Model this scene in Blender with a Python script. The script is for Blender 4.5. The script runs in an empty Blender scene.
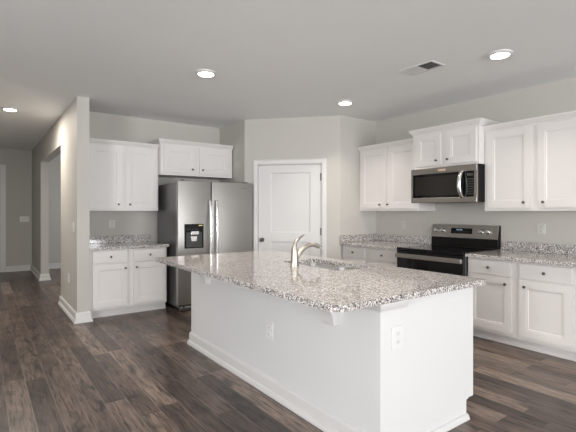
import bpy, bmesh, math, random
from mathutils import Vector, Matrix
random.seed(7)
PI = math.pi
SC = bpy.context.scene
COL = SC.collection

# ------------------------------------------------------------------ camera, sky, daylight, exposure
cam_data = bpy.data.cameras.new('camera')
cam = bpy.data.objects.new('camera', cam_data)
COL.objects.link(cam)
SC.camera = cam
cam.location = (0, 0, 1.3752)
cam.rotation_euler = (PI / 2, 0, -0.6316)
cam_data.sensor_width = 36.0
cam_data.lens = 418.92 / 576 * 36.0
cam_data.shift_y = -(216 - 211.085) / 576
cam_data.clip_start = 0.05

SC.view_settings.view_transform = 'Standard'
SC.view_settings.look = 'None'
SC.view_settings.gamma = 1.0
SC.view_settings.use_curve_mapping = False
SC.view_settings.exposure = -0.15

world = bpy.data.worlds.new('sky')
SC.world = world
world.use_nodes = True
wb = world.node_tree.nodes['Background']
wb.inputs['Color'].default_value = (0.80, 0.90, 1.0, 1)
wb.inputs['Strength'].default_value = 2.0


def daylight(name, loc, rot, sx, sy, power, color=(0.985, 0.99, 1.0)):
    l = bpy.data.lights.new(name, 'AREA')
    l.shape = 'RECTANGLE'
    l.size, l.size_y = sx, sy
    l.energy = power
    l.color = color
    o = bpy.data.objects.new(name, l)
    o.location = loc
    o.rotation_euler = rot
    COL.objects.link(o)
    return o


REAR = -7.6      # rear wall of the living area, behind the camera
LEFT = -4.6      # left wall of the living area
TILT = math.radians(28)      # daylight bounced up off the bright ground outside
daylight('rear_window_daylight', (-0.4, REAR - 0.16, 1.45), (PI / 2 + TILT, 0, 0), 2.9, 2.1, 350)
daylight('rear_door_daylight', (3.2, REAR - 0.16, 1.2), (PI / 2 + TILT, 0, 0), 2.5, 2.3, 380)
daylight('side_window_daylight', (LEFT - 0.16, -0.6, 1.5), (PI / 2 + TILT, 0, -PI / 2), 2.4, 1.7, 380)
daylight('side_room_fill', (4.60, 9.0, 1.55), (PI / 2, 0, PI / 2), 2.2, 1.4, 60)  # fill lamp added to brighten the room seen through the hall opening

CEIL = 2.787


# ------------------------------------------------------------------ materials
def new_mat(name):
    m = bpy.data.materials.new(name)
    m.use_nodes = True
    nt = m.node_tree
    return m, nt, nt.nodes['Principled BSDF']


def N(nt, kind, **kw):
    n = nt.nodes.new(kind)
    for k, v in kw.items():
        setattr(n, k, v)
    return n


def ramp(nt, stops, interp='LINEAR'):
    r = N(nt, 'ShaderNodeValToRGB')
    cr = r.color_ramp
    cr.interpolation = interp
    while len(cr.elements) < len(stops):
        cr.elements.new(0.5)
    for e, (p, c) in zip(cr.elements, stops):
        e.position = p
        e.color = (*c, 1)
    return r


def paint(name, col, rough=0.5, bump=0.0, scale=180, spec=0.4):
    m, nt, b = new_mat(name)
    tc = N(nt, 'ShaderNodeTexCoord')
    no = N(nt, 'ShaderNodeTexNoise')
    no.inputs['Scale'].default_value = 2.5
    no.inputs['Detail'].default_value = 3
    nt.links.new(tc.outputs['Object'], no.inputs['Vector'])
    d = 0.985
    r = ramp(nt, [(0.3, tuple(c * d for c in col)), (0.7, col)])
    nt.links.new(no.outputs['Fac'], r.inputs['Fac'])
    nt.links.new(r.outputs['Color'], b.inputs['Base Color'])
    b.inputs['Roughness'].default_value = rough
    b.inputs['Specular IOR Level'].default_value = spec
    if bump:
        n2 = N(nt, 'ShaderNodeTexNoise')
        n2.inputs['Scale'].default_value = scale
        nt.links.new(tc.outputs['Object'], n2.inputs['Vector'])
        bp = N(nt, 'ShaderNodeBump')
        bp.inputs['Strength'].default_value = bump
        bp.inputs['Distance'].default_value = 0.002
        nt.links.new(n2.outputs['Fac'], bp.inputs['Height'])
        nt.links.new(bp.outputs['Normal'], b.inputs['Normal'])
    return m


def plain(name, col, rough=0.5, metal=0.0, spec=0.5, emit=None, estr=0.0):
    m, nt, b = new_mat(name)
    tc = N(nt, 'ShaderNodeTexCoord')
    no = N(nt, 'ShaderNodeTexNoise')
    no.inputs['Scale'].default_value = 30
    nt.links.new(tc.outputs['Object'], no.inputs['Vector'])
    mr = N(nt, 'ShaderNodeMapRange')
    mr.inputs['To Min'].default_value = max(0.0, rough - 0.03)
    mr.inputs['To Max'].default_value = rough + 0.03
    nt.links.new(no.outputs['Fac'], mr.inputs['Value'])
    nt.links.new(mr.outputs['Result'], b.inputs['Roughness'])
    b.inputs['Base Color'].default_value = (*col, 1)
    b.inputs['Metallic'].default_value = metal
    b.inputs['Specular IOR Level'].default_value = spec
    if emit:
        b.inputs['Emission Color'].default_value = (*emit, 1)
        b.inputs['Emission Strength'].default_value = estr
    return m


def brushed(name, col, rough=0.3, axis='x', metal=1.0):
    """stainless steel with fine brushing along one local axis"""
    m, nt, b = new_mat(name)
    tc = N(nt, 'ShaderNodeTexCoord')
    mp = N(nt, 'ShaderNodeMapping')
    mp.inputs['Scale'].default_value = {'x': (1, 60, 220), 'y': (60, 1, 220), 'z': (220, 60, 1)}[axis]
    no = N(nt, 'ShaderNodeTexNoise')
    no.inputs['Scale'].default_value = 1.5
    no.inputs['Detail'].default_value = 4
    nt.links.new(tc.outputs['Object'], mp.inputs['Vector'])
    nt.links.new(mp.outputs['Vector'], no.inputs['Vector'])
    r = ramp(nt, [(0.25, tuple(c * 0.9 for c in col)), (0.75, col)])
    nt.links.new(no.outputs['Fac'], r.inputs['Fac'])
    nt.links.new(r.outputs['Color'], b.inputs['Base Color'])
    mr = N(nt, 'ShaderNodeMapRange')
    mr.inputs['To Min'].default_value = rough - 0.06
    mr.inputs['To Max'].default_value = rough + 0.08
    nt.links.new(no.outputs['Fac'], mr.inputs['Value'])
    nt.links.new(mr.outputs['Result'], b.inputs['Roughness'])
    b.inputs['Metallic'].default_value = metal
    return m


def granite():
    m, nt, b = new_mat('granite')
    tc = N(nt, 'ShaderNodeTexCoord')
    wob = N(nt, 'ShaderNodeTexNoise')
    wob.inputs['Scale'].default_value = 90
    mixv = N(nt, 'ShaderNodeVectorMath', operation='MULTIPLY_ADD')
    mixv.inputs[1].default_value = (0.012, 0.012, 0.012)
    nt.links.new(tc.outputs['Object'], wob.inputs['Vector'])
    nt.links.new(wob.outputs['Color'], mixv.inputs[0])
    nt.links.new(tc.outputs['Object'], mixv.inputs[2])
    v = N(nt, 'ShaderNodeTexVoronoi')
    v.inputs['Scale'].default_value = 150
    nt.links.new(mixv.outputs['Vector'], v.inputs['Vector'])
    sep = N(nt, 'ShaderNodeSeparateColor')
    nt.links.new(v.outputs['Color'], sep.inputs['Color'])
    r = ramp(nt, [(0.0, (0.02, 0.02, 0.022)), (0.095, (0.14, 0.13, 0.125)), (0.20, (0.33, 0.305, 0.29)),
                  (0.42, (0.54, 0.50, 0.48)), (0.68, (0.86, 0.835, 0.82))], 'CONSTANT')
    nt.links.new(sep.outputs['Red'], r.inputs['Fac'])
    v2 = N(nt, 'ShaderNodeTexVoronoi')
    v2.inputs['Scale'].default_value = 260
    nt.links.new(mixv.outputs['Vector'], v2.inputs['Vector'])
    sep2 = N(nt, 'ShaderNodeSeparateColor')
    nt.links.new(v2.outputs['Color'], sep2.inputs['Color'])
    r2 = ramp(nt, [(0.0, (0.10, 0.095, 0.09)), (0.10, (0.55, 0.52, 0.50)), (0.35, (1, 1, 1))], 'CONSTANT')
    nt.links.new(sep2.outputs['Green'], r2.inputs['Fac'])
    mx = N(nt, 'ShaderNodeMix', data_type='RGBA', blend_type='MULTIPLY')
    mx.inputs[0].default_value = 0.75
    nt.links.new(r.outputs['Color'], mx.inputs[6])
    nt.links.new(r2.outputs['Color'], mx.inputs[7])
    nt.links.new(mx.outputs[2], b.inputs['Base Color'])
    b.inputs['Roughness'].default_value = 0.09
    b.inputs['Specular IOR Level'].default_value = 0.9
    return m


def wood_floor():
    m, nt, b = new_mat('wood_planks')
    PW, PL, OFF = 0.1425, 1.45, 0.285
    tc = N(nt, 'ShaderNodeTexCoord')
    sp = N(nt, 'ShaderNodeSeparateXYZ')
    nt.links.new(tc.outputs['Object'], sp.inputs[0])

    def M(op, a, bb=None, c=None):
        n = N(nt, 'ShaderNodeMath', operation=op)
        for i, x in enumerate((a, bb, c)):
            if x is None:
                continue
            if isinstance(x, (int, float)):
                n.inputs[i].default_value = x
            else:
                nt.links.new(x, n.inputs[i])
        return n.outputs[0]
    u = M('DIVIDE', M('SUBTRACT', sp.outputs['X'], OFF), PW)
    row = M('FLOOR', u)
    fu = M('FRACT', u)
    w1 = N(nt, 'ShaderNodeTexWhiteNoise', noise_dimensions='1D')
    nt.links.new(row, w1.inputs['W'])
    vv = M('ADD', M('DIVIDE', sp.outputs['Y'], PL), M('MULTIPLY', w1.outputs['Value'], 7.31))
    plank = M('FLOOR', vv)
    fv = M('FRACT', vv)
    cv = N(nt, 'ShaderNodeCombineXYZ')
    nt.links.new(row, cv.inputs[0])
    nt.links.new(plank, cv.inputs[1])
    w2 = N(nt, 'ShaderNodeTexWhiteNoise', noise_dimensions='2D')
    nt.links.new(cv.outputs[0], w2.inputs['Vector'])
    # grain, shifted for every plank
    sh = N(nt, 'ShaderNodeVectorMath', operation='MULTIPLY_ADD')
    nt.links.new(w2.outputs['Color'], sh.inputs[0])
    sh.inputs[1].default_value = (9, 9, 9)
    nt.links.new(tc.outputs['Object'], sh.inputs[2])
    mp = N(nt, 'ShaderNodeMapping')
    mp.inputs['Scale'].default_value = (26, 2.2, 1)
    nt.links.new(sh.outputs[0], mp.inputs['Vector'])
    g = N(nt, 'ShaderNodeTexNoise')
    g.inputs['Scale'].default_value = 1.0
    g.inputs['Detail'].default_value = 7
    g.inputs['Roughness'].default_value = 0.65
    g.inputs['Distortion'].default_value = 0.9
    nt.links.new(mp.outputs[0], g.inputs['Vector'])
    mp2 = N(nt, 'ShaderNodeMapping')
    mp2.inputs['Scale'].default_value = (7, 2.4, 1)
    nt.links.new(sh.outputs[0], mp2.inputs['Vector'])
    k = N(nt, 'ShaderNodeTexNoise')
    k.inputs['Scale'].default_value = 1.0
    k.inputs['Detail'].default_value = 4
    k.inputs['Distortion'].default_value = 1.4
    nt.links.new(mp2.outputs[0], k.inputs['Vector'])
    tone = ramp(nt, [(0.0, (0.062, 0.045, 0.039)), (0.35, (0.096, 0.071, 0.060)), (0.65, (0.138, 0.104, 0.087)), (1.0, (0.235, 0.179, 0.147))])
    nt.links.new(w2.outputs['Value'], tone.inputs['Fac'])
    gr = ramp(nt, [(0.30, (0.42, 0.41, 0.40)), (0.5, (1, 1, 1)), (0.70, (1.5, 1.47, 1.43))])
    nt.links.new(g.outputs['Fac'], gr.inputs['Fac'])
    kr = ramp(nt, [(0.30, (0.28, 0.27, 0.27)), (0.42, (0.90, 0.90, 0.90)), (0.7, (1.25, 1.22, 1.18))])
    nt.links.new(k.outputs['Fac'], kr.inputs['Fac'])
    m1 = N(nt, 'ShaderNodeMix', data_type='RGBA', blend_type='MULTIPLY')
    m1.inputs[0].default_value = 1
    nt.links.new(tone.outputs['Color'], m1.inputs[6])
    nt.links.new(gr.outputs['Color'], m1.inputs[7])
    m2 = N(nt, 'ShaderNodeMix', data_type='RGBA', blend_type='MULTIPLY')
    m2.inputs[0].default_value = 0.9
    nt.links.new(m1.outputs[2], m2.inputs[6])
    nt.links.new(kr.outputs['Color'], m2.inputs[7])
    # fine dark pores and cracks along the grain
    mp3 = N(nt, 'ShaderNodeMapping')
    mp3.inputs['Scale'].default_value = (75, 5, 1)
    nt.links.new(sh.outputs[0], mp3.inputs['Vector'])
    p = N(nt, 'ShaderNodeTexNoise')
    p.inputs['Scale'].default_value = 1.0
    p.inputs['Detail'].default_value = 3
    p.inputs['Distortion'].default_value = 0.6
    nt.links.new(mp3.outputs[0], p.inputs['Vector'])
    pr = ramp(nt, [(0.36, (0.25, 0.24, 0.24)), (0.44, (0.95, 0.95, 0.95)), (0.66, (1.22, 1.2, 1.18))])
    nt.links.new(p.outputs['Fac'], pr.inputs['Fac'])
    mp_ = N(nt, 'ShaderNodeMix', data_type='RGBA', blend_type='MULTIPLY')
    mp_.inputs[0].default_value = 0.8
    nt.links.new(m2.outputs[2], mp_.inputs[6])
    nt.links.new(pr.outputs['Color'], mp_.inputs[7])
    m2 = mp_
    # plank edges: long edges take a pale line, ends are dark
    eu = M('MINIMUM', fu, M('SUBTRACT', 1.0, fu))
    ev = M('MINIMUM', fv, M('SUBTRACT', 1.0, fv))
    long_e = M('LESS_THAN', eu, 0.018)
    end_e = M('LESS_THAN', ev, 0.0022)
    m3 = N(nt, 'ShaderNodeMix', data_type='RGBA', blend_type='MIX')
    nt.links.new(M('MULTIPLY', long_e, 0.55), m3.inputs[0])
    nt.links.new(m2.outputs[2], m3.inputs[6])
    m3.inputs[7].default_value = (0.23, 0.19, 0.165, 1)
    m4 = N(nt, 'ShaderNodeMix', data_type='RGBA', blend_type='MIX')
    nt.links.new(M('MULTIPLY', end_e, 0.8), m4.inputs[0])
    nt.links.new(m3.outputs[2], m4.inputs[6])
    m4.inputs[7].default_value = (0.03, 0.025, 0.022, 1)
    nt.links.new(m4.outputs[2], b.inputs['Base Color'])
    rr = N(nt, 'ShaderNodeMapRange')
    rr.inputs['To Min'].default_value = 0.26
    rr.inputs['To Max'].default_value = 0.40
    b.inputs['Specular IOR Level'].default_value = 0.5
    nt.links.new(g.outputs['Fac'], rr.inputs['Value'])
    nt.links.new(rr.outputs['Result'], b.inputs['Roughness'])
    bp = N(nt, 'ShaderNodeBump')
    bp.inputs['Strength'].default_value = 0.25
    bp.inputs['Distance'].default_value = 0.002
    nt.links.new(g.outputs['Fac'], bp.inputs['Height'])
    nt.links.new(bp.outputs['Normal'], b.inputs['Normal'])
    return m


WALL = paint('greige_wall_paint', (0.53, 0.512, 0.478), 0.6, 0.15, spec=0.25)
CEILP = paint('white_ceiling_paint', (0.895, 0.91, 0.915), 0.8, 0.2, 120, spec=0.15)
TRIM = paint('white_trim_paint', (0.68, 0.67, 0.66), 0.4)
CAB = paint('white_cabinet_lacquer', (0.745, 0.72, 0.705), 0.4)
ISL = paint('white_island_paint', (0.70, 0.698, 0.697), 0.5)
GRAN = granite()
FLOOR = wood_floor()
STEEL = brushed('stainless_steel', (0.43, 0.42, 0.405), 0.42, 'x')
SINKM = brushed('stainless_sink', (0.72, 0.72, 0.71), 0.25, 'y')
STEELV = brushed('stainless_steel_upright', (0.66, 0.65, 0.64), 0.25, 'z')
STEELY = brushed('stainless_steel_range', (0.42, 0.40, 0.375), 0.32, 'x')
SIDE = plain('grey_fridge_side', (0.17, 0.165, 0.16), 0.35, 0.6)
HINGE = plain('dark_hinge_metal', (0.10, 0.095, 0.09), 0.4, 0.6)
NICKEL = plain('brushed_nickel', (0.54, 0.50, 0.45), 0.33, 1.0)
KNOBM = plain('satin_nickel_knob', (0.13, 0.12, 0.11), 0.32, 1.0)
CHROME = plain('polished_steel', (0.80, 0.80, 0.80), 0.24, 1.0)
BGLASS = plain('black_glass', (0.005, 0.005, 0.006), 0.06, 0, 0.3)
BLACK = plain('black_plastic', (0.010, 0.009, 0.009), 0.45, 0, 0.12)
DGREY = plain('dark_grey_plastic', (0.07, 0.07, 0.07), 0.45)
MESHW = plain('microwave_window', (0.018, 0.016, 0.015), 0.14, 0, 0.35)
ALMOND = plain('pale_plastic', (0.60, 0.585, 0.56), 0.4)
PLASTIC = plain('white_plastic', (0.74, 0.735, 0.725), 0.35)
SLOT = plain('socket_slot', (0.28, 0.28, 0.28), 0.5)
BADGE = plain('metal_badge', (0.30, 0.29, 0.28), 0.3, 0.8)
COPPER = plain('warm_metal_badge', (0.75, 0.58, 0.44), 0.4, 0.4)
LAMP = plain('lit_diffuser', (0.9, 0.9, 0.88), 0.5, emit=(1.0, 0.93, 0.80), estr=14.0)
DIGIT = plain('display_segments', (0.1, 0.2, 0.3), 0.5, emit=(0.45, 0.65, 1.0), estr=0.5)
INDIC = plain('yellow_sticker', (0.70, 0.60, 0.20), 0.5)
DUCT = plain('dark_duct', (0.06, 0.06, 0.06), 0.7)
DARKIN = plain('dark_interior', (0.05, 0.05, 0.05), 0.6)
RINGM = plain('burner_ring_print', (0.10, 0.10, 0.10), 0.2)


# ------------------------------------------------------------------ mesh builder
class MB:
    def __init__(self):
        self.bm = bmesh.new()

    def box(self, x0, x1, y0, y1, z0, z1, bev=0.0, seg=1):
        r = bmesh.ops.create_cube(self.bm, size=1.0)
        vs = r['verts']
        for v in vs:
            v.co = Vector((x0 + (v.co.x + .5) * (x1 - x0), y0 + (v.co.y + .5) * (y1 - y0), z0 + (v.co.z + .5) * (z1 - z0)))
        if bev:
            es = list({e for v in vs for e in v.link_edges})
            bmesh.ops.bevel(self.bm, geom=es, offset=bev, segments=seg, affect='EDGES', profile=0.5)
        return self

    def ring_loft(self, rings, cap=True):
        bm = self.bm
        R = [[bm.verts.new(p) for p in ring] for ring in rings]
        n = len(R[0])
        for a, b in zip(R, R[1:]):
            for i in range(n):
                j = (i + 1) % n
                bm.faces.new((a[i], a[j], b[j], b[i]))
        if cap:
            bm.faces.new(list(reversed(R[0])))
            bm.faces.new(R[-1])
        return self

    def tube(self, pts, radii, seg=14, sx=1.0, cap=True):
        """round tube through pts; radii number or list; sx flattens the section along its first normal"""
        pts = [Vector(p) for p in pts]
        if not isinstance(radii, (list, tuple)):
            radii = [radii] * len(pts)
        rings = []
        t0 = (pts[1] - pts[0]).normalized()
        ref = Vector((0, 0, 1)) if abs(t0.z) < 0.9 else Vector((0, 1, 0))
        nrm = t0.cross(ref).normalized()
        for i, p in enumerate(pts):
            t = (pts[min(i + 1, len(pts) - 1)] - pts[max(i - 1, 0)]).normalized()
            nrm = (nrm - t * nrm.dot(t)).normalized()
            bn = t.cross(nrm)
            rings.append([p + (nrm * math.cos(a) * sx + bn * math.sin(a)) * radii[i] for a in [2 * PI * k / seg for k in range(seg)]])
        return self.ring_loft(rings, cap)

    def lathe(self, origin, axis, prof, seg=20):
        """prof: list of (distance along axis, radius)"""
        ax = Vector(axis).normalized()
        ref = Vector((0, 0, 1)) if abs(ax.z) < 0.9 else Vector((1, 0, 0))
        a = ax.cross(ref).normalized()
        b = ax.cross(a)
        o = Vector(origin)
        rings = [[o + ax * d + (a * math.cos(t) + b * math.sin(t)) * max(r, 1e-4) for t in [2 * PI * k / seg for k in range(seg)]] for d, r in prof]
        return self.ring_loft(rings)

    def prism(self, poly, fn, a, b):
        """poly in 2-D extruded from a to b; fn(u, v, w) gives the point"""
        return self.ring_loft([[Vector(fn(u, v, a)) for u, v in poly], [Vector(fn(u, v, b)) for u, v in poly]])

    def sweep(self, path, prof, z0=0.0, side=1):
        """mitred moulding: prof (out, z) along a plan path; out is to the right of travel when side = 1"""
        P = [Vector((p[0], p[1])) for p in path]
        dirs = [(b - a).normalized() for a, b in zip(P, P[1:])]
        nr = [Vector((d.y, -d.x)) * side for d in dirs]
        rings = []
        for i, p in enumerate(P):
            if i == 0:
                m = nr[0]
            elif i == len(P) - 1:
                m = nr[-1]
            else:
                s = nr[i - 1] + nr[i]
                m = s / (1 + nr[i - 1].dot(nr[i]))
            rings.append([Vector((p.x + m.x * o, p.y + m.y * o, z0 + z)) for o, z in prof])
        return self.ring_loft(rings)

    def obj(self, name, mat, parent=None, smooth=0.0, bevel=0.0):
        bmesh.ops.recalc_face_normals(self.bm, faces=self.bm.faces)
        me = bpy.data.meshes.new(name)
        self.bm.to_mesh(me)
        self.bm.free()
        me.materials.append(mat)
        if smooth:
            for p in me.polygons:
                p.use_smooth = True
            me.set_sharp_from_angle(angle=smooth)
        o = bpy.data.objects.new(name, me)
        COL.objects.link(o)
        if parent:
            o.parent = parent
        if bevel:
            md = o.modifiers.new('edge', 'BEVEL')
            md.width = bevel
            md.segments = 2
            md.limit_method = 'ANGLE'
        return o


def tag(o, label=None, cat=None, group=None, kind=None):
    if label:
        o['label'] = label
    if cat:
        o['category'] = cat
    if group:
        o['group'] = group
    if kind:
        o['kind'] = kind
    return o


def thing(name, label, cat, loc=(0, 0, 0), rz=0.0, group=None, kind=None):
    o = bpy.data.objects.new(name, None)
    o.empty_display_size = 0.1
    o.location = loc
    o.rotation_euler = (0, 0, rz)
    COL.objects.link(o)
    return tag(o, label, cat, group, kind)


def struct(name, mb, mat, label, cat):
    return tag(mb.obj(name, mat), label, cat, kind='structure')


def copy_tree(o, parent=None):
    c = o.copy()
    COL.objects.link(c)
    if parent:
        c.parent = parent
    for ch in [x for x in bpy.data.objects if x.parent == o]:
        copy_tree(ch, c)
    return c


def box(*a, **k):
    return MB().box(*a, **k)


# ------------------------------------------------------------------ the room shell
BACK, RIGHT, HALL = 6.457, 5.039, 11.396
SX0, SX1, SY = 0.9455, 1.087, 5.68          # the stub wall between hall and kitchen
OP0, OP1, OPZ = 6.98, 9.57, 2.355           # opening in that wall further down the hall
PX, PY = 3.278, 5.613                       # pantry corner beside the fridge
QX, QY = 4.27, 4.53                         # pantry corner beside the range run
HLEFT = -0.9

struct('floor', box(LEFT - .2, 6.2, REAR - .2, 11.6, -0.06, 0), FLOOR, 'dark grey-brown wood plank floor running through kitchen and hall', 'floor')
struct('ceiling', box(LEFT - .2, 6.2, REAR - .2, 11.6, CEIL, CEIL + .1), CEILP, 'smooth white ceiling over kitchen and hall', 'ceiling')
struct('wall_back', box(SX1, 3.40, BACK, BACK + .12, 0, CEIL), WALL, 'greige wall behind the fridge and left cabinets', 'wall')
struct('wall_right', box(RIGHT, RIGHT + .12, REAR, BACK + .12, 0, CEIL), WALL, 'greige wall behind the range and microwave', 'wall')
struct('wall_fridge_side', MB().prism([(PX, PY), (PX + .08, PY + .07), (PX + .12, BACK), (PX, BACK)], lambda u, v, q: (u, v, q), 0, CEIL), WALL, 'short greige return wall right of the fridge', 'wall')
struct('wall_range_side', MB().prism([(QX, QY), (RIGHT, QY), (RIGHT, QY + .12), (QX + .06, QY + .12)], lambda u, v, q: (u, v, q), 0, CEIL), WALL, 'short greige wall left of the range cabinets', 'wall')
# stub wall with a wide cased opening further down the hall
w = MB()
w.box(SX0, SX1, SY, OP0, 0, CEIL).box(SX0, SX1, OP1, HALL, 0, CEIL).box(SX0, SX1, OP0, OP1, OPZ, CEIL)
struct('wall_stub', w, WALL, 'pale wall end between the hall and the left cabinets', 'wall')
struct('wall_hall_end', box(HLEFT - .12, 4.5, HALL, HALL + .12, 0, CEIL), WALL, 'dim greige wall at the far end of the hall', 'wall')
struct('wall_hall_left', box(HLEFT - .12, HLEFT, 4.6, HALL, 0, CEIL), WALL, 'left wall of the hall', 'wall')
w = MB()
w.box(4.4, 4.52, BACK + .12, 7.8, 0, CEIL).box(4.4, 4.52, 10.2, HALL, 0, CEIL).box(4.4, 4.52, 7.8, 10.2, 0, .8).box(4.4, 4.52, 7.8, 10.2, 2.3, CEIL)
struct('wall_side_room', w, WALL, 'far side wall of the room off the hall', 'wall')
struct('wall_living_return', box(LEFT, HLEFT - .12, 4.6, 4.72, 0, CEIL), WALL, 'return wall between living area and hall', 'wall')
# living area walls behind the camera with their window openings
w = MB()
w.box(LEFT - .12, LEFT, REAR, -1.8, 0, CEIL).box(LEFT - .12, LEFT, 0.6, 4.72, 0, CEIL)
w.box(LEFT - .12, LEFT, -1.8, 0.6, 0, .65).box(LEFT - .12, LEFT, -1.8, 0.6, 2.35, CEIL)
struct('wall_left', w, WALL, 'left wall of the living area with a window', 'wall')
w = MB()
w.box(LEFT, -1.85, REAR - .12, REAR, 0, CEIL).box(1.05, 1.95, REAR - .12, REAR, 0, CEIL).box(4.45, RIGHT, REAR - .12, REAR, 0, CEIL)
w.box(-1.85, 1.05, REAR - .12, REAR, 0, .4).box(-1.85, 1.05, REAR - .12, REAR, 2.5, CEIL).box(1.95, 4.45, REAR - .12, REAR, 2.35, CEIL)
struct('wall_rear', w, WALL, 'rear wall of the living area behind the camera', 'wall')


def window(name, x0, x1, z0, z1, n, rot=0, loc=(0, 0, 0), label=''):
    r = thing(name, label, 'window', loc, rot, kind='structure')
    f = MB()
    f.box(x0, x0 + .05, -.1, -.02, z0, z1).box(x1 - .05, x1, -.1, -.02, z0, z1)
    f.box(x0, x1, -.1, -.02, z0, z0 + .05).box(x0, x1, -.1, -.02, z1 - .05, z1)
    for i in range(1, n):
        x = x0 + (x1 - x0) * i / n
        f.box(x - .03, x + .03, -.1, -.02, z0, z1)
    f.obj('window_frame', TRIM, r)


window('window_1', -1.85, 1.05, .4, 2.5, 3, 0, (0, REAR, 0), 'triple window in the rear wall')
window('window_2', 1.95, 4.45, 0.0, 2.35, 2, 0, (0, REAR, 0), 'glazed patio door in the rear wall')
window('added_side_room_window', 7.8, 10.2, .8, 2.3, 2, PI / 2, (4.42, 0, 0), 'added unseen window for the fill light in the room off the hall')  # unseen window, added as an opening for the side room fill
window('window_3', -0.6, 1.8, .65, 2.35, 2, -PI / 2, (LEFT, 0, 0), 'double window in the left wall')

# diagonal pantry wall with its door
D = Vector((QX - PX, QY - PY))
DL = D.length
DROT = math.atan2(D.y, D.x)
C0, C1, S0, S1, ST = 0.138, 1.268, 0.213, 1.188, 2.080
r = thing('wall_pantry', 'angled greige wall around the pantry door', 'wall', (PX, PY, 0), DROT, kind='structure')
w = MB()
w.box(0, S0 - .02, 0, .11, 0, CEIL).box(S1 + .02, DL, 0, .11, 0, CEIL).box(S0 - .02, S1 + .02, 0, .11, ST + .02, CEIL)
w.obj('wall_panel', WALL, r)
dr = thing('door_1', 'white two-panel pantry door in the angled wall', 'door', (PX, PY, 0), DROT, kind='structure')
casing_prof = [(0, 0), (0, .012), (.02, .017), (.06, .019), (.072, .012), (.075, 0)]
f = MB()
# casing: two legs and a head, mitred by a sweep in the wall plane
pts = [(S0 - .004, 0), (S0 - .004, ST + .004), (S1 + .004, ST + .004), (S1 + .004, 0)]
rings = []
for i, (s, z) in enumerate(pts):
    sx = -1 if i < 2 else 1
    sz = 0 if i in (0, 3) else 1
    rings.append([Vector((s + sx * o, -t, z + sz * o)) for o, t in casing_prof])
f.ring_loft(rings)
f.obj('door_casing', TRIM, dr)
f = MB()
f.box(S0 - .02, S0, 0.0, .11, 0, ST).box(S1, S1 + .02, 0.0, .11, 0, ST).box(S0 - .02, S1 + .02, 0.0, .11, ST, ST + .02)
f.obj('door_jamb', TRIM, dr)


def panel_slab(mb, x0, x1, z0, z1, panels, y0, th, rec=.009):
    """a slab with sunk panels; panels = list of (x0, x1, z0, z1) stacked top to bottom"""
    mb.box(x0, x1, y0 + rec, y0 + th, z0, z1)
    px0, px1 = panels[0][0], panels[0][1]
    mb.box(x0, px0, y0, y0 + rec, z0, z1)
    mb.box(px1, x1, y0, y0 + rec, z0, z1)
    zs = [z1]
    for p in panels:
        zs += [p[3], p[2]]
    zs.append(z0)
    for a, b in zip(zs[0::2], zs[1::2]):
        mb.box(px0, px1, y0, y0 + rec, b, a)
    for (a, b, c, d) in panels:          # sloping bead around each panel and a raised field
        t = .022
        outer = [(a, c), (b, c), (b, d), (a, d)]
        inner = [(a + t, c + t), (b - t, c + t), (b - t, d - t), (a + t, d - t)]
        bm = mb.bm
        vo = [bm.verts.new((x, y0 + .002, z)) for x, z in outer]
        vi = [bm.verts.new((x, y0 + rec - .0006, z)) for x, z in inner]
        for i in range(4):
            j = (i + 1) % 4
            bm.faces.new((vo[i], vo[j], vi[j], vi[i]))


f = MB()
panel_slab(f, S0 + .004, S1 - .004, .012, ST - .004, [(.401, 1.022, 1.047, 1.963), (.401, 1.022, .26, .913)], .018, .04, .011)
slab = f.obj('door_slab', TRIM, dr)
f = MB()
f.lathe((.275, .018, .935), (0, -1, 0), [(0, .034), (.006, .034), (.008, .014), (.03, .012), (.036, .026), (.05, .031), (.062, .026), (.068, .008)], 20)
f.obj('door_knob', KNOBM, slab, 0.6)
for z in (1.885, 1.07, 0.25):
    h = MB()
    h.tube([(S1 - .002, .006, z - .055), (S1 - .002, .006, z + .055)], .012, 10).box(S1 - .02, S1 - .004, .014, .0175, z - .055, z + .055)
    h.obj('hinge', HINGE, slab, 0.6)

# hall door at the far left
hd = thing('door_2', 'white door at the far end of the hall, cut off by the frame', 'door', (0, HALL, 0), 0, kind='structure')
f = MB()
f.box(.345, .442, -.022, -.001, 0, 2.42).box(-.82, -.73, -.022, -.001, 0, 2.42).box(-.73, .345, -.022, -.001, 2.32, 2.42)
f.obj('door_casing', TRIM, hd)
f = MB()
panel_slab(f, -.725, .34, .012, 2.315, [(-.55, .19, 1.15, 2.15), (-.55, .19, .25, 1.0)], -.012, .011, .007)
s2 = f.obj('door_slab', TRIM, hd)
MB().lathe((.30, -.012, .98), (0, -1, 0), [(0, .034), (.006, .034), (.008, .014), (.03, .012), (.036, .026), (.05, .031), (.062, .024), (.066, .006)], 16).obj('door_knob', KNOBM, s2, 0.6)

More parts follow.
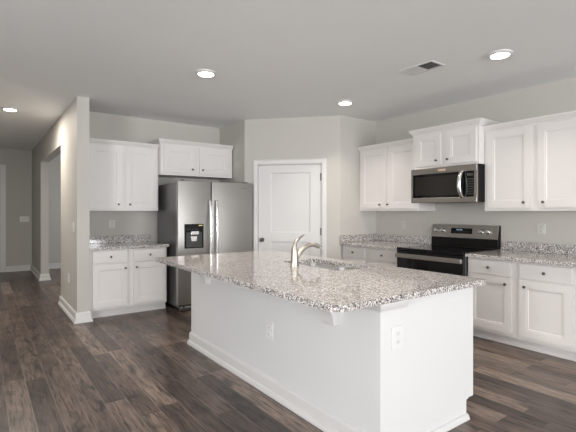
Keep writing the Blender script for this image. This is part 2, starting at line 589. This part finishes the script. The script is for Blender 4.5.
# skirting with a shoe moulding
BASEP = [(0, 0), (.034, 0), (.034, .016), (.028, .034), (.017, .042), (.017, .105), (.010, .122), (0, .128)]
struct('baseboard_stub', MB().sweep([(SX1, OP0), (SX0, OP0), (SX0, SY), (SX1, SY), (SX1, 5.715)], BASEP, side=1), TRIM, 'white baseboard around the stub wall end', 'baseboard')
struct('baseboard_hall', MB().sweep([(SX0, HALL), (SX0, OP1), (SX1, OP1), (SX1, HALL)], BASEP, side=1), TRIM, 'white baseboard around the far jamb of the opening', 'baseboard')
struct('baseboard_end', MB().sweep([(.446, HALL), (SX0 - .036, HALL)], BASEP, side=1), TRIM, 'white baseboard along the end wall of the hall', 'baseboard')
struct('baseboard_room', MB().sweep([(SX1 + .036, HALL), (4.4, HALL)], BASEP, side=1), TRIM, 'white baseboard in the room through the opening', 'baseboard')
b2 = thing('baseboard_pantry', 'white baseboard pieces beside the pantry door', 'baseboard', (PX, PY, 0), DROT, kind='structure')
MB().sweep([(.004, 0), (C0 - .004, 0)], BASEP, side=1).obj('baseboard_strip', TRIM, b2)
MB().sweep([(C1 + .004, 0), (DL - .03, 0)], BASEP, side=1).obj('baseboard_strip', TRIM, b2)
struct('baseboard_rear', MB().sweep([(1.95, REAR), (1.05, REAR)], BASEP, side=1), TRIM, 'white baseboard on the rear wall', 'baseboard')


# ------------------------------------------------------------------ cabinets
def knob(parent, x, z, y=0.0):
    return MB().lathe((x, y, z), (0, -1, 0), [(0, .008), (.003, .008), (.005, .005), (.013, .005), (.016, .011), (.021, .0145), (.026, .0135), (.029, .008), (.030, .002)], 16).obj('knob', KNOBM, parent, 0.6)


def shaker(parent, x0, x1, z0, z1, kx, kz):
    st = .066
    m = MB()
    rec = .010
    m.box(x0, x1, rec, .0195, z0, z1)
    for a in ((x0, x0 + st, z0, z1), (x1 - st, x1, z0, z1), (x0 + st, x1 - st, z0, z0 + st), (x0 + st, x1 - st, z1 - st, z1)):
        m.box(a[0], a[1], 0, rec, a[2], a[3])
    a, b, c, d = x0 + st, x1 - st, z0 + st, z1 - st
    t = .016
    vo = [m.bm.verts.new((x, .0035, z)) for x, z in ((a, c), (b, c), (b, d), (a, d))]
    vm = [m.bm.verts.new((x, .0045, z)) for x, z in ((a + t, c + t), (b - t, c + t), (b - t, d - t), (a + t, d - t))]
    vi = [m.bm.verts.new((x, rec - .0002, z)) for x, z in ((a + t + .004, c + t + .004), (b - t - .004, c + t + .004), (b - t - .004, d - t - .004), (a + t + .004, d - t - .004))]
    for A, B in ((vo, vm), (vm, vi)):
        for i in range(4):
            j = (i + 1) % 4
            m.bm.faces.new((A[i], A[j], B[j], B[i]))
    o = m.obj('door', CAB, parent)
    knob(o, kx, kz)
    return o


def drawer(parent, x0, x1, z0, z1):
    m = MB()
    m.box(x0, x1, 0, .0195, z0, z1, .004, 2)
    o = m.obj('drawer', CAB, parent)
    knob(o, (x0 + x1) / 2, (z0 + z1) / 2)
    return o


CROWN = [(-.004, 0), (.010, 0), (.012, .012), (.022, .020), (.034, .040), (.044, .052), (.044, .066), (-.004, .066)]


def upper(label, loc, rz, W, Dp, z0, z1, doors, crown_path, group, crown_h=1.0, side_panels=True):
    """wall cabinet; local x along the front, y = 0 the door faces, +y to the wall"""
    r = thing('wall_cabinet', label, 'cabinet', loc, rz, group)
    m = MB()
    m.box(0, W, .02, Dp, z0, z1)
    m.obj('carcass', CAB, r)
    for d in doors:
        shaker(r, *d)
    MB().sweep(crown_path, [(o, z * crown_h) for o, z in CROWN], z1 - .016, 1).obj('crown_moulding', CAB, r)
    return r


def base(label, loc, rz, W, Dp, fronts, group, kick=(0, None)):
    r = thing('base_cabinet', label, 'cabinet', loc, rz, group)
    box(0, W, .02, Dp, .105, .878).obj('carcass', CAB, r)
    k1 = W if kick[1] is None else kick[1]
    m = MB()
    m.box(kick[0], k1, .098, .116, 0, .104)
    m.box(kick[0], k1, .086, .097, 0, .034, .003)
    m.obj('toe_kick', CAB, r)
    for (x0, x1, za, zb, zc, zd, kx) in fronts:
        drawer(r, x0, x1, zc, zd)
        shaker(r, x0, x1, za, zb, kx, zb - .062)
    return r


UP = 'white shaker wall cabinets'
BA = 'white shaker base cabinets'
# left run against the back wall (faces -Y)
UY = 6.067
UX0 = SX1 + .002
upper('white two-door wall cabinet left of the fridge, above the small counter', (UX0, UY, 0), 0, 2.092 - UX0, BACK - UY - .002, 1.378, 2.296,
      [(1.155 - UX0, 1.591 - UX0, 1.414, 2.268, 1.529 - UX0, 1.468), (1.631 - UX0, 2.068 - UX0, 1.414, 2.268, 1.683 - UX0, 1.468)],
      [(0, .02), (2.092 - UX0, .02)], UP)
FY = 5.97
FX0, FX1 = 2.094, 3.262
W = FX1 - FX0
upper('short white two-door wall cabinet directly over the fridge', (FX0, FY, 0), 0, W, BACK - FY - .002, 1.905, 2.372,
      [(.045, .540, 1.945, 2.333, .480, 2.003), (.600, W - .055, 1.945, 2.333, .648, 2.003)],
      [(0, BACK - FY - .004), (0, .02), (W, .02)], UP)
BY = 5.72
base('white base cabinet with two drawers and two doors left of the fridge', (UX0, BY, 0), 0, 2.091 - UX0, BACK - BY - .002,
     [(1.132 - UX0, 1.563 - UX0, .14, .69, .706, .864, 1.528 - UX0), (1.637 - UX0, 2.068 - UX0, .14, .69, .706, .864, 1.672 - UX0)], BA, (0, 1.014))

# right run against the right wall (faces -X): local x runs towards -Y
RZ = -PI / 2
RU = 4.648
U1A, U1B = QY - .003, 3.452
W1 = U1A - U1B
upper('white two-door wall cabinet left of the microwave, in the pantry corner', (RU, U1A, 0), RZ, W1, RIGHT - RU - .002, 1.378, 2.296,
      [(U1A - 4.478, U1A - 3.995, 1.414, 2.268, U1A - 4.10, 1.468), (U1A - 3.945, U1A - 3.475, 1.414, 2.268, U1A - 3.953, 1.468)],
      [(0, .02), (W1, .02)], UP)
MU = 4.53
U2A, U2B = 3.450, 2.551
W2 = U2A - U2B
upper('short white two-door wall cabinet directly over the microwave', (MU, U2A, 0), RZ, W2, RIGHT - MU - .002, 1.916, 2.372,
      [(U2A - 3.395, U2A - 3.034, 1.945, 2.338, U2A - 3.089, 2.000), (U2A - 2.962, U2A - 2.582, 1.945, 2.338, U2A - 2.934, 2.000)],
      [(0, RIGHT - MU - .004), (0, .02), (W2, .02), (W2, RIGHT - MU - .004)], UP, 1.0)
U3A, U3B = 2.549, 1.475
W3 = U3A - U3B
upper('tall white two-door wall cabinet right of the microwave, cut by the frame', (RU, U3A, 0), RZ, W3, RIGHT - RU - .002, 1.378, 2.296,
      [(U3A - 2.513, U3A - 2.045, 1.414, 2.268, U3A - 2.11, 1.468), (U3A - 1.976, U3A - 1.508, 1.414, 2.268, U3A - 1.918, 1.468)],
      [(0, .02), (W3, .02)], UP)
RB = 4.29
B1A, B1B = QY - .003, 3.464
base('white base cabinet with two drawers in the pantry corner, left of the range', (RB, B1A, 0), RZ, B1A - B1B, RIGHT - RB - .002,
     [(B1A - 4.492, B1A - 4.075, .14, .69, .712, .86, B1A - 4.128), (B1A - 3.99, B1A - 3.507, .14, .69, .712, .86, B1A - 3.937)], BA)
B2A, B2B = 2.544, 1.500
base('white base cabinet with two drawers right of the range', (RB, B2A, 0), RZ, B2A - B2B, RIGHT - RB - .002,
     [(B2A - 2.532, B2A - 2.072, .14, .695, .712, .86, B2A - 2.127), (B2A - 1.995, B2A - 1.532, .14, .695, .712, .86, B2A - 1.940)], BA)
B3A, B3B = 1.498, .95
base('narrow white base cabinet cut by the right edge of the frame', (RB, B3A, 0), RZ, B3A - B3B, RIGHT - RB - .002,
     [(.035, .515, .14, .695, .712, .86, .09)], BA)

# ------------------------------------------------------------------ countertops on the wall runs
ct = thing('countertop', 'short speckled granite countertop left of the fridge', 'countertop', (0, 0, 0), 0, 'granite countertops along the walls')
box(SX1 + .001, 2.111, 5.685, BACK - .001, .879, .914, .004, 2).obj('slab', GRAN, ct)
box(SX1 + .001, 2.100, BACK - .026, BACK - .001, .9145, 1.018, .003).obj('backsplash', GRAN, ct)
ct = thing('countertop', 'speckled granite countertop in the pantry corner, left of the range', 'countertop', (0, 0, 0), 0, 'granite countertops along the walls')
box(4.251, RIGHT - .001, 3.464, QY - .001, .879, .914, .004, 2).obj('slab', GRAN, ct)
m = MB()
m.box(RIGHT - .026, RIGHT - .001, 3.464, QY - .028, .9145, 1.018, .003)
m.obj('backsplash', GRAN, ct)
box(4.253, RIGHT - .001, QY - .026, QY - .001, .9145, 1.018, .003).obj('side_splash', GRAN, ct)
ct = thing('countertop', 'speckled granite countertop right of the range', 'countertop', (0, 0, 0), 0, 'granite countertops along the walls')
box(4.251, RIGHT - .001, .93, 2.544, .879, .914, .004, 2).obj('slab', GRAN, ct)
box(RIGHT - .026, RIGHT - .001, .93, 2.544, .9145, 1.018, .003).obj('backsplash', GRAN, ct)

# ------------------------------------------------------------------ kitchen island
IX0, IX1, IY0, IY1 = 1.755, 2.680, 1.546, 4.097
isl = thing('kitchen_island', 'white kitchen island with granite top in the middle of the floor', 'island', (0, 0, 0), 0)
m = MB()
m.box(IX0, IX0 + .1708, IY0, IY1, 0, .8785)
m.obj('knee_wall', ISL, isl)
m = MB()
pp = [(IX0 + .171, 0), (2.598, 0), (2.598, .132), (IX1, .132), (IX1, .8785), (IX0 + .171, .8785)]
m.prism(pp, lambda u, v, w_: (u, w_, v), IY0, IY0 + .022)
m.obj('end_panel', ISL, isl)
m = MB()
m.box(IX0 + .172, IX1 - .02, IY0 + .023, 2.30, .105, .8785).box(IX0 + .172, IX1 - .02, 3.20, IY1, .105, .8785)
m.box(IX0 + .172, IX1 - .02, 2.30, 3.20, .105, .60).box(IX0 + .172, 2.58, IY0 + .023, IY1, 0, .104)
m.obj('carcass', CAB, isl)
for (a, b) in ((1.60, 2.27), (2.32, 2.74), (2.76, 3.18), (3.25, 4.05)):
    d = box(IX1 - .019, IX1 - .0005, a, b, .14, .86, .003).obj('door', CAB, isl)
    MB().lathe((IX1, b - .06, .78), (1, 0, 0), [(0, .009), (.004, .006), (.015, .006), (.02, .016), (.03, .017), (.034, .003)], 14).obj('knob', KNOBM, d, .6)
IB = [(0.0006, 0)] + BASEP[1:-1] + [(0.0006, .128)]
MB().sweep([(IX0, IY0 - .0006), (IX0, IY1), (IX1 - .08, IY1)], IB, side=-1).obj('baseboard', TRIM, isl)
SHOE = [(.0006, 0), (.024, 0), (.024, .010), (.018, .026), (.010, .034), (.0006, .036)]
MB().sweep([(2.600, IY0), (IX0 - .034, IY0)], SHOE, side=-1).obj('shoe_moulding', TRIM, isl)
capp = [(0.0006, 0), (.010, 0), (.012, .010), (.020, .018), (.026, .036), (.026, .056), (0.0006, .056)]
MB().sweep([(IX0 + .215, IY0), (IX0, IY0), (IX0, IY0 + .12)], capp, .8220, side=-1).obj('cap_moulding', TRIM, isl)
for yc in (1.922, 3.709):
    m = MB()
    prof = [(0, .8785), (.15, .8785), (.15, .845), (.135, .835), (.110, .805), (.078, .775), (.058, .745), (.052, .720), (.050, .695), (.044, .683), (0, .683)]
    m.prism(prof, lambda u, v, w_: (IX0 - .0006 - u, w_, v), yc - .055, yc + .055)
    m.obj('corbel', TRIM, isl, 0.5)


def rrect(x0, x1, y0, y1, rs, n=8):
    """rounded rectangle, radii for corners (x0,y0), (x1,y0), (x1,y1), (x0,y1)"""
    out = []
    for (cx, cy, a0), rr in zip(((x0, y0, PI), (x1, y0, 1.5 * PI), (x1, y1, 0), (x0, y1, .5 * PI)), rs):
        sx = 1 if cx == x0 else -1
        sy = 1 if cy == y0 else -1
        ox, oy = cx + sx * rr, cy + sy * rr
        for k in range(n + 1):
            a = a0 + .5 * PI * k / n
            out.append((ox + rr * math.cos(a), oy + rr * math.sin(a)))
    return out


CX0, CX1, CY0, CY1 = 1.380, 2.767, 1.498, 4.122
KX0, KX1, KY0, KY1 = 2.215, 2.605, 2.37, 3.14


def slab_with_hole(mb, outer, inner, z0, z1):
    bm = mb.bm
    edges = []
    for loop in (outer, inner):
        vs = [bm.verts.new((x, y, z1)) for x, y in loop]
        edges += [bm.edges.new((vs[i], vs[(i + 1) % len(vs)])) for i in range(len(vs))]
    res = bmesh.ops.triangle_fill(bm, edges=edges, use_beauty=True, use_dissolve=False)
    faces = [g for g in res['geom'] if isinstance(g, bmesh.types.BMFace)]
    ex = bmesh.ops.extrude_face_region(bm, geom=faces)
    for v in [g for g in ex['geom'] if isinstance(g, bmesh.types.BMVert)]:
        v.co.z = z0


it = thing('countertop', 'large speckled granite top of the island with overhang and sink cutout', 'countertop', (0, 0, 0), 0)
m = MB()
slab_with_hole(m, rrect(CX0, CX1, CY0, CY1, (.075, .02, .03, .02)), rrect(KX0, KX1, KY0, KY1, (.05,) * 4, 6), .879, .914)
m.obj('slab', GRAN, it, 0.5, .004)

# undermount double sink
sk = thing('kitchen_sink', 'stainless undermount double sink set in the island top', 'sink', ((KX0 + KX1) / 2, (KY0 + KY1) / 2, .70), 0)
hx, hy = (KX1 - KX0) / 2, (KY1 - KY0) / 2


def bowl(y0, y1):
    m = MB()
    dz = .878 - .70
    rings = []
    prof = [(0.004, dz), (0.0, dz - .01), (-.006, .05), (-.018, .02), (-.045, .004)]
    for o, z in prof:
        rings.append([Vector((x, y, z)) for x, y in rrect(-hx - o, hx + o, y0 - o, y1 + o, (.05,) * 4, 6)])
    m.ring_loft(rings, cap=False)
    vs = list(m.bm.verts)[-len(rings[0]):]
    m.bm.faces.new(vs)
    o = m.obj('basin', SINKM, sk, 0.7)
    MB().lathe((0, (y0 + y1) / 2, .005), (0, 0, 1), [(0, .045), (.003, .045), (.004, .030), (.0015, .028)], 20).obj('drain', NICKEL, o, .6)


bowl(-hy + .004, -.018)
bowl(.018, hy - .004)
box(-hx - .002, hx + .002, -.0155, .0155, .10, .165, .006, 2).obj('divider', SINKM, sk)

# faucet
fx, fy = 2.121, 2.807
fc = thing('faucet', 'brushed nickel single-handle faucet standing beside the island sink', 'faucet', (fx, fy, .9145), 0)
MB().lathe((0, 0, 0), (0, 0, 1), [(0, .040), (.006, .040), (.012, .034), (.05, .031), (.10, .029), (.135, .027), (.150, .022), (.156, .010)], 24).obj('body', NICKEL, fc, .7)


def bez(p, n=18):
    out = []
    for k in range(n + 1):
        t = k / n
        q = [Vector(v) for v in p]
        while len(q) > 1:
            q = [a.lerp(b, t) for a, b in zip(q, q[1:])]
        out.append(q[0])
    return out


sp = bez([(.018, 0, .065), (.075, 0, .135), (.13, 0, .185), (.205, 0, .180), (.262, 0, .150)])
rad = [.022 - .004 * math.sin(PI * k / 18) for k in range(19)]
MB().tube(sp, rad, 16).obj('spout', NICKEL, fc, .9)
MB().lathe(tuple(sp[-1] + Vector((.0005, 0, -.0005))), (.75, 0, -.66), [(0, .021), (.03, .023), (.034, .019), (.035, .004)], 16).obj('spray_head', CHROME, fc, .6)
hp = bez([(-.004, 0, .140), (-.004, 0, .205), (.045, 0, .235), (.105, 0, .258)])
MB().tube(hp, [.022 - .016 * (k / 18) ** .8 for k in range(19)], 14).obj('handle', NICKEL, fc, .9)

# ------------------------------------------------------------------ refrigerator
FX, FYF = 2.13, 5.42
fr = thing('refrigerator', 'stainless side-by-side refrigerator with black water dispenser', 'refrigerator', (FX, FYF, 0), 0)
FW = 3.284 - FX
box(.03, FW - .05, .088, .90, .055, 1.765, .006).obj('cabinet_body', SIDE, fr)
SPL = 2.622 - FX
m = MB().box(0, SPL - .006, 0, .08, .10, 1.792, .010, 3)
ld = m.obj('freezer_door', STEEL, fr, .5)
m = MB().box(SPL + .010, FW, 0, .08, .10, 1.792, .010, 3)
rd = m.obj('fridge_door', STEEL, fr, .5)
for d, x in ((ld, SPL - .036), (rd, SPL + .062)):
    m = MB()
    hz = bez([(x, -.030, .66), (x, -.075, .72), (x, -.075, 1.10), (x, -.075, 1.46), (x, -.030, 1.52)], 20)
    m.tube(hz, .019, 14, sx=1.0)
    m.tube([(x, .002, .685), (x, -.045, .69)], .014, 12).tube([(x, .002, 1.495), (x, -.045, 1.49)], .014, 12)
    m.obj('handle', CHROME, d, .9)
# dispenser set on the freezer door
x0, x1, z0, z1 = 2.223 - FX, 2.502 - FX, .864, 1.198
m = MB()
m.box(x0, x1, -.006, .002, z0, z1, .003)
dp = m.obj('dispenser', BGLASS, ld)
m = MB()
m.box(x0 + .025, x1 - .025, -.0075, -.0062, z0 + .02, 1.085)
m.obj('recess', DARKIN, dp)
box(x0 + .085, x0 + .200, -.030, -.0078, 1.050, 1.098, .006, 2).obj('spout_block', CHROME, dp)
m = MB()
m.prism([(x0 + .080, 1.030), (x0 + .175, 1.030), (x0 + .165, .962), (x0 + .095, .962)], lambda u, v, w_: (u, w_, v), -.022, -.0078)
m.obj('paddle', CHROME, dp)
box(x0 + .03, x1 - .03, -.028, -.0078, z0 + .018, z0 + .034, .003).obj('drip_tray', DGREY, dp)
box(x0 + .205, x0 + .262, -.0072, -.0062, z1 - .028, z1 - .014).obj('sticker', INDIC, dp)
m = MB()
for i in range(5):
    cx = x0 + .04 + i * .032
    m.box(cx, cx + .018, -.0072, -.0062, z1 - .075, z1 - .069)
m.obj('button_marks', DGREY, dp)
box(3.105 - FX, 3.205 - FX, -.003, .001, 1.706, 1.722, .001).obj('badge', BADGE, rd)
for x in (.05, FW - .10):
    box(x, x + .05, .02, .15, 1.7925, 1.806, .004).obj('hinge_cover', DGREY, fr)
box(.04, FW - .04, .05, .084, .012, .092, .004).obj('base_grille', DGREY, fr)
for x in (.10, FW - .10):
    MB().lathe((x, .12, .0005), (0, 0, 1), [(0, .028), (.02, .028), (.024, .014), (.056, .014)], 14).obj('foot', BLACK, fr, .6)
m = MB()
m.box(.055, .085, .035, .0495, .045, .075, .004).box(.11, .25, .035, .0495, .05, .07, .004)
m.obj('roller_cover', CHROME, fr)

# ------------------------------------------------------------------ range
RX, RYA, RYB = 4.225, 3.461, 2.547
rg = thing('range', 'stainless electric range with black glass cooktop between the granite counters', 'range', (RX, RYA, 0), RZ)
RW = RYA - RYB
RDp = RIGHT - RX
x0, x1 = .004, RW - .004
box(x0, x1, .045, RDp - .004, .03, .888, .004).obj('body', DGREY, rg)
ck = MB().box(x0 - .002, x1 + .002, .0, RDp - .09, .889, .921, .006, 2).obj('cooktop', BGLASS, rg)
for (cx, cy, rr) in ((.25, .20, .12), (.68, .20, .10), (.25, .48, .09), (.68, .48, .12)):
    m = MB()
    n = 40
    ri = [[Vector((cx + q * math.cos(2 * PI * k / n), cy + q * math.sin(2 * PI * k / n), z)) for k in range(n)] for q, z in ((rr - .004, .9213), (rr, .9213))]
    m.ring_loft(ri, cap=False)
    m.obj('burner_ring', RINGM, ck)
od = MB().box(x0, x1, .004, .044, .21, .886, .005).obj('oven_door', BGLASS, rg)
box(x0 + .004, x1 - .004, -.002, .0035, .215, .285, .003).obj('lower_trim', STEELY, od)
box(.10, RW - .10, .0015, .0035, .36, .68, .0008).obj('window', MESHW, od)
m = MB()
m.box(.008, RW - .008, -.040, -.020, .798, .852, .007, 2)
hd_ = m.obj('handle', STEELY, od)
for x in (.030, RW - .030):
    box(x - .020, x + .020, -.0195, .0035, .805, .845, .004).obj('handle_bracket', DGREY, hd_)
sd = box(x0, x1, .006, .044, .035, .203, .005).obj('storage_drawer', STEELY, rg)
# backguard
bg0, bg1 = RDp - .088, RDp - .003
bl = MB()
bl.prism([(bg0, .9215), (bg1, .9215), (bg1, 1.19), (bg0 + .045, 1.19), (bg0 + .005, 1.03)], lambda u, v, w_: (w_, u, v), x0, x1)
bgd = bl.obj('backguard', BLACK, rg)
m = MB()
m.prism([(bg0 - .006, 1.035), (bg0 + .006, 1.030), (bg0 + .046, 1.195), (bg0 + .040, 1.198), (bg0 + .028, 1.198)], lambda u, v, w_: (w_, u, v), x0 - .001, x1 + .001)
cp = m.obj('control_panel', STEELY, bgd)
box(x0 - .001, x1 + .001, bg0 + .047, bg1, 1.1905, 1.198).obj('top_trim', BLACK, bgd)
ang = math.atan2(.034, .163)


def on_panel(x, z, out):
    """point on the sloping control panel"""
    t = (z - 1.035) / .163
    return Vector((x, bg0 - .006 + .034 * t - out * math.cos(ang), z + out * math.sin(ang)))


nx = Vector((0, -math.cos(ang), math.sin(ang)))
for yk in (3.384, 3.290, 2.760, 2.671):
    kx = RYA - yk
    MB().lathe(tuple(on_panel(kx, 1.122, .0008)), tuple(nx), [(0, .030), (.004, .030), (.008, .026), (.024, .024), (.028, .020), (.029, .004)], 20).obj('knob', CHROME, cp, .6)


def panel_box(name, xa, xb, za, zb, o0, o1, mat, parent):
    m = MB()
    q = [on_panel(xa, za, o0), on_panel(xb, za, o0), on_panel(xb, zb, o0), on_panel(xa, zb, o0)]
    q2 = [on_panel(xa, za, o1), on_panel(xb, za, o1), on_panel(xb, zb, o1), on_panel(xa, zb, o1)]
    m.ring_loft([q, q2])
    return m.obj(name, mat, parent)


ds = panel_box('display', RYA - 3.165, RYA - 2.875, 1.085, 1.155, .0006, .003, BGLASS, cp)
m = MB()
for i, xx in enumerate((.375, .395, .42, .44)):
    a = on_panel(xx, 1.128, .0034)
    m.box(a.x, a.x + .012, a.y - .0008, a.y, a.z, a.z + .014)
m.obj('display_digits', DIGIT, ds)
for i in range(3):
    for j in range(7):
        a = on_panel(.315 + j * .036, 1.094 + i * .010, .0034)
        box(a.x, a.x + .014, a.y - .0006, a.y, a.z, a.z + .003).obj('button_mark', DGREY, ds)
for x in (.06, RW - .06):
    MB().lathe((x, .12, .0005), (0, 0, 1), [(0, .02), (.012, .02), (.014, .01), (.029, .01)], 12).obj('foot', BLACK, rg, .6)

# ------------------------------------------------------------------ microwave
MX = 4.50
mw = thing('microwave', 'stainless over-the-range microwave with black window mounted under the short cabinet', 'microwave', (MX, 3.447, 0), RZ)
MWW = 3.447 - 2.553
Z0, Z1 = 1.478, 1.913
box(.002, MWW - .002, .030, RIGHT - MX - .003, Z0 + .012, Z1, .003).obj('body', BLACK, mw)
m = MB()
wx0, wx1 = .030, .862
wz0, wz1 = Z0 + .062, Z1 - .078
m.box(0, MWW, 0, .029, wz1, Z1, .004, 2).box(0, MWW, 0, .029, Z0, wz0, .004, 2)
m.box(0, wx0, .001, .029, wz0 - .003, wz1 + .003).box(wx1, MWW, .001, .029, wz0 - .003, wz1 + .003)
fm = m.obj('front_frame', STEELY, mw)
dgl = box(wx0, .752, .004, .0285, wz0, wz1).obj('door_glass', BGLASS, mw)
box(wx0 + .035, .672, .002, .0038, wz0 + .03, wz1 - .03, .0008).obj('window', MESHW, dgl)
kp = box(.754, wx1, .004, .0285, wz0, wz1).obj('keypad', BGLASS, mw)
m = MB()
for i in range(7):
    for j in range(3):
        xx, zz = .778 + j * .026, wz0 + .03 + i * .028
        m.box(xx, xx + .018, .0030, .0038, zz, zz + .010)
m.obj('keys', DGREY, kp)
box(.776, .850, .0028, .0038, wz1 - .055, wz1 - .025).obj('display', DARKIN, kp)
hpts = bez([(.722, -.002, wz0 - .002), (.712, -.080, wz0 + .05), (.712, -.080, wz1 - .05), (.722, -.002, wz1 + .002)], 18)
m = MB()
m.tube(hpts, [.018 + .006 * math.sin(PI * k / 18) for k in range(19)], 14)
m.obj('handle', CHROME, dgl, .9)
box(.395, .500, -.003, .001, Z1 - .052, Z1 - .026, .002).obj('badge', COPPER, fm)
box(.04, MWW - .04, .05, RIGHT - MX - .05, Z0 + .004, Z0 + .0115).obj('underside_vent', DGREY, mw)


# ------------------------------------------------------------------ outlets and switches
def plate(name, label, loc, rz, w=.088, h=.118, kind='outlet', mat=None):
    """local y = 0 is the wall, plate stands out towards -y"""
    mat = mat or PLASTIC
    r = thing(name, label, 'switch' if kind == 'switch' else 'outlet', loc, rz, 'white wall plates')
    box(-w / 2, w / 2, -.007, -.0005, -h / 2, h / 2, .003, 2).obj('cover_plate', mat, r)
    if kind == 'outlet':
        for z in (-.024, .024):
            s = MB().box(-.020, .020, -.0095, -.0072, z - .016, z + .016, .003, 2).obj('socket', mat, r)
            m = MB()
            m.box(-.009, -.006, -.0101, -.0096, z - .005, z + .008).box(.006, .009, -.0101, -.0096, z - .005, z + .006)
            m.box(-.0025, .0025, -.0101, -.0096, z - .012, z - .007)
            m.obj('slots', SLOT, s)
    else:
        n = max(1, round(w / .07) - 0) if w > .1 else 1
        for i in range(n):
            x = (i - (n - 1) / 2) * .055
            m = MB()
            m.prism([(-.0072, .018), (-.0072, -.018), (-.012, -.016), (-.016, .012)], lambda u, v, q: (q, u, v), x - .012, x + .012)
            m.obj('toggle', mat, r)
    return r


plate('wall_outlet', 'white outlet under the left wall cabinet beside the fridge', (1.537, BACK, 1.187), 0, mat=ALMOND)
plate('wall_outlet', 'white outlet on the wall left of the range, under the corner wall cabinet', (RIGHT, 3.996, 1.172), RZ, mat=ALMOND)
plate('wall_outlet', 'white outlet on the wall above the granite right of the range', (RIGHT, 2.102, 1.176), RZ, mat=ALMOND)
plate('wall_outlet', 'white outlet on the long side of the island', (IX0, 2.63, .476), RZ, .095, .130)
plate('wall_outlet', 'white outlet on the bright short end of the island', (1.894, IY0, .664), 0, .100, .125)
plate('wall_outlet', 'white outlet low on the hall side of the stub wall', (SX0, 6.26, .479), RZ)
plate('light_switch', 'white switch halfway up the hall side of the stub wall', (SX0, 5.90, 1.172), RZ, .088, .118, 'switch')
plate('light_switch', 'wide white switch plate on the end wall of the hall', (.80, HALL, 1.19), 0, .19, .125, 'switch')


# ------------------------------------------------------------------ ceiling fittings
def downlight(label, x, y, power, spread=115):
    r = thing('recessed_light', label, 'ceiling light', (x, y, CEIL), 0, 'recessed ceiling lights')
    m = MB()
    m.lathe((0, 0, -.0005), (0, 0, -1), [(0, .104), (.010, .103), (.018, .092), (.022, .081), (.016, .077)], 36)
    m.obj('trim_ring', TRIM, r, .7)
    m = MB()
    m.lathe((0, 0, -.0195), (0, 0, -1), [(0, .0765), (.005, .074), (.007, .054), (.008, .010)], 36)
    m.obj('diffuser', LAMP, r, .8)
    l = bpy.data.lights.new('downlight_glow', 'AREA')
    l.shape = 'DISK'
    l.spread = math.radians(spread)
    l.size = .15
    l.energy = power
    l.color = (1.0, .91, .80)
    o = bpy.data.objects.new('downlight_glow', l)
    o.location = (0, 0, -.036)
    o.parent = r
    COL.objects.link(o)


downlight('round ceiling light nearest the fridge', 1.846, 3.938, 13)
downlight('round ceiling light near the pantry corner', 3.797, 3.940, 10)
downlight('large bright round ceiling light above the right wall cabinets', 3.749, 1.908, 8)
downlight('round ceiling light in the hall at far left', .316, 6.912, 40, 180)

downlight('added round ceiling light out of view over the near end of the island', 1.80, 1.908, 9)  # out-of-view light completing the grid, added to brighten the island top

vt = thing('ceiling_vent', 'white two-way ceiling air vent with one dark louvred half', 'vent', (3.497, 2.545, CEIL), 0)
m = MB()
hx_, hy_ = .108, .182
fwd = .022
m.box(-hx_, hx_, -hy_, -hy_ + fwd, -.010, -.0005, .003).box(-hx_, hx_, hy_ - fwd, hy_, -.010, -.0005, .003)
m.box(-hx_, -hx_ + fwd, -hy_ + fwd, hy_ - fwd, -.010, -.0005, .003).box(hx_ - fwd, hx_, -hy_ + fwd, hy_ - fwd, -.010, -.0005, .003)
m.box(-hx_ + fwd, hx_ - fwd, -.004, .004, -.010, -.0005)
m.obj('frame', TRIM, vt)
box(-hx_ + fwd, hx_ - fwd, -hy_ + fwd, hy_ - fwd, -.002, -.0006).obj('duct', DUCT, vt)
for k in range(8):
    y0 = .010 + k * .0185
    m = MB()
    m.prism([(y0, -.0028), (y0 + .003, -.0028), (y0 + .0175, -.0105), (y0 + .0145, -.0105)], lambda u, v, q: (q, u, v), -hx_ + fwd, hx_ - fwd)
    m.obj('louver', TRIM, vt)
    m = MB()
    m.prism([(-y0, -.0028), (-y0 - .003, -.0028), (-y0 - .0175, -.0105), (-y0 - .0145, -.0105)], lambda u, v, q: (q, u, v), -hx_ + fwd, hx_ - fwd)
    m.obj('louver', TRIM, vt)
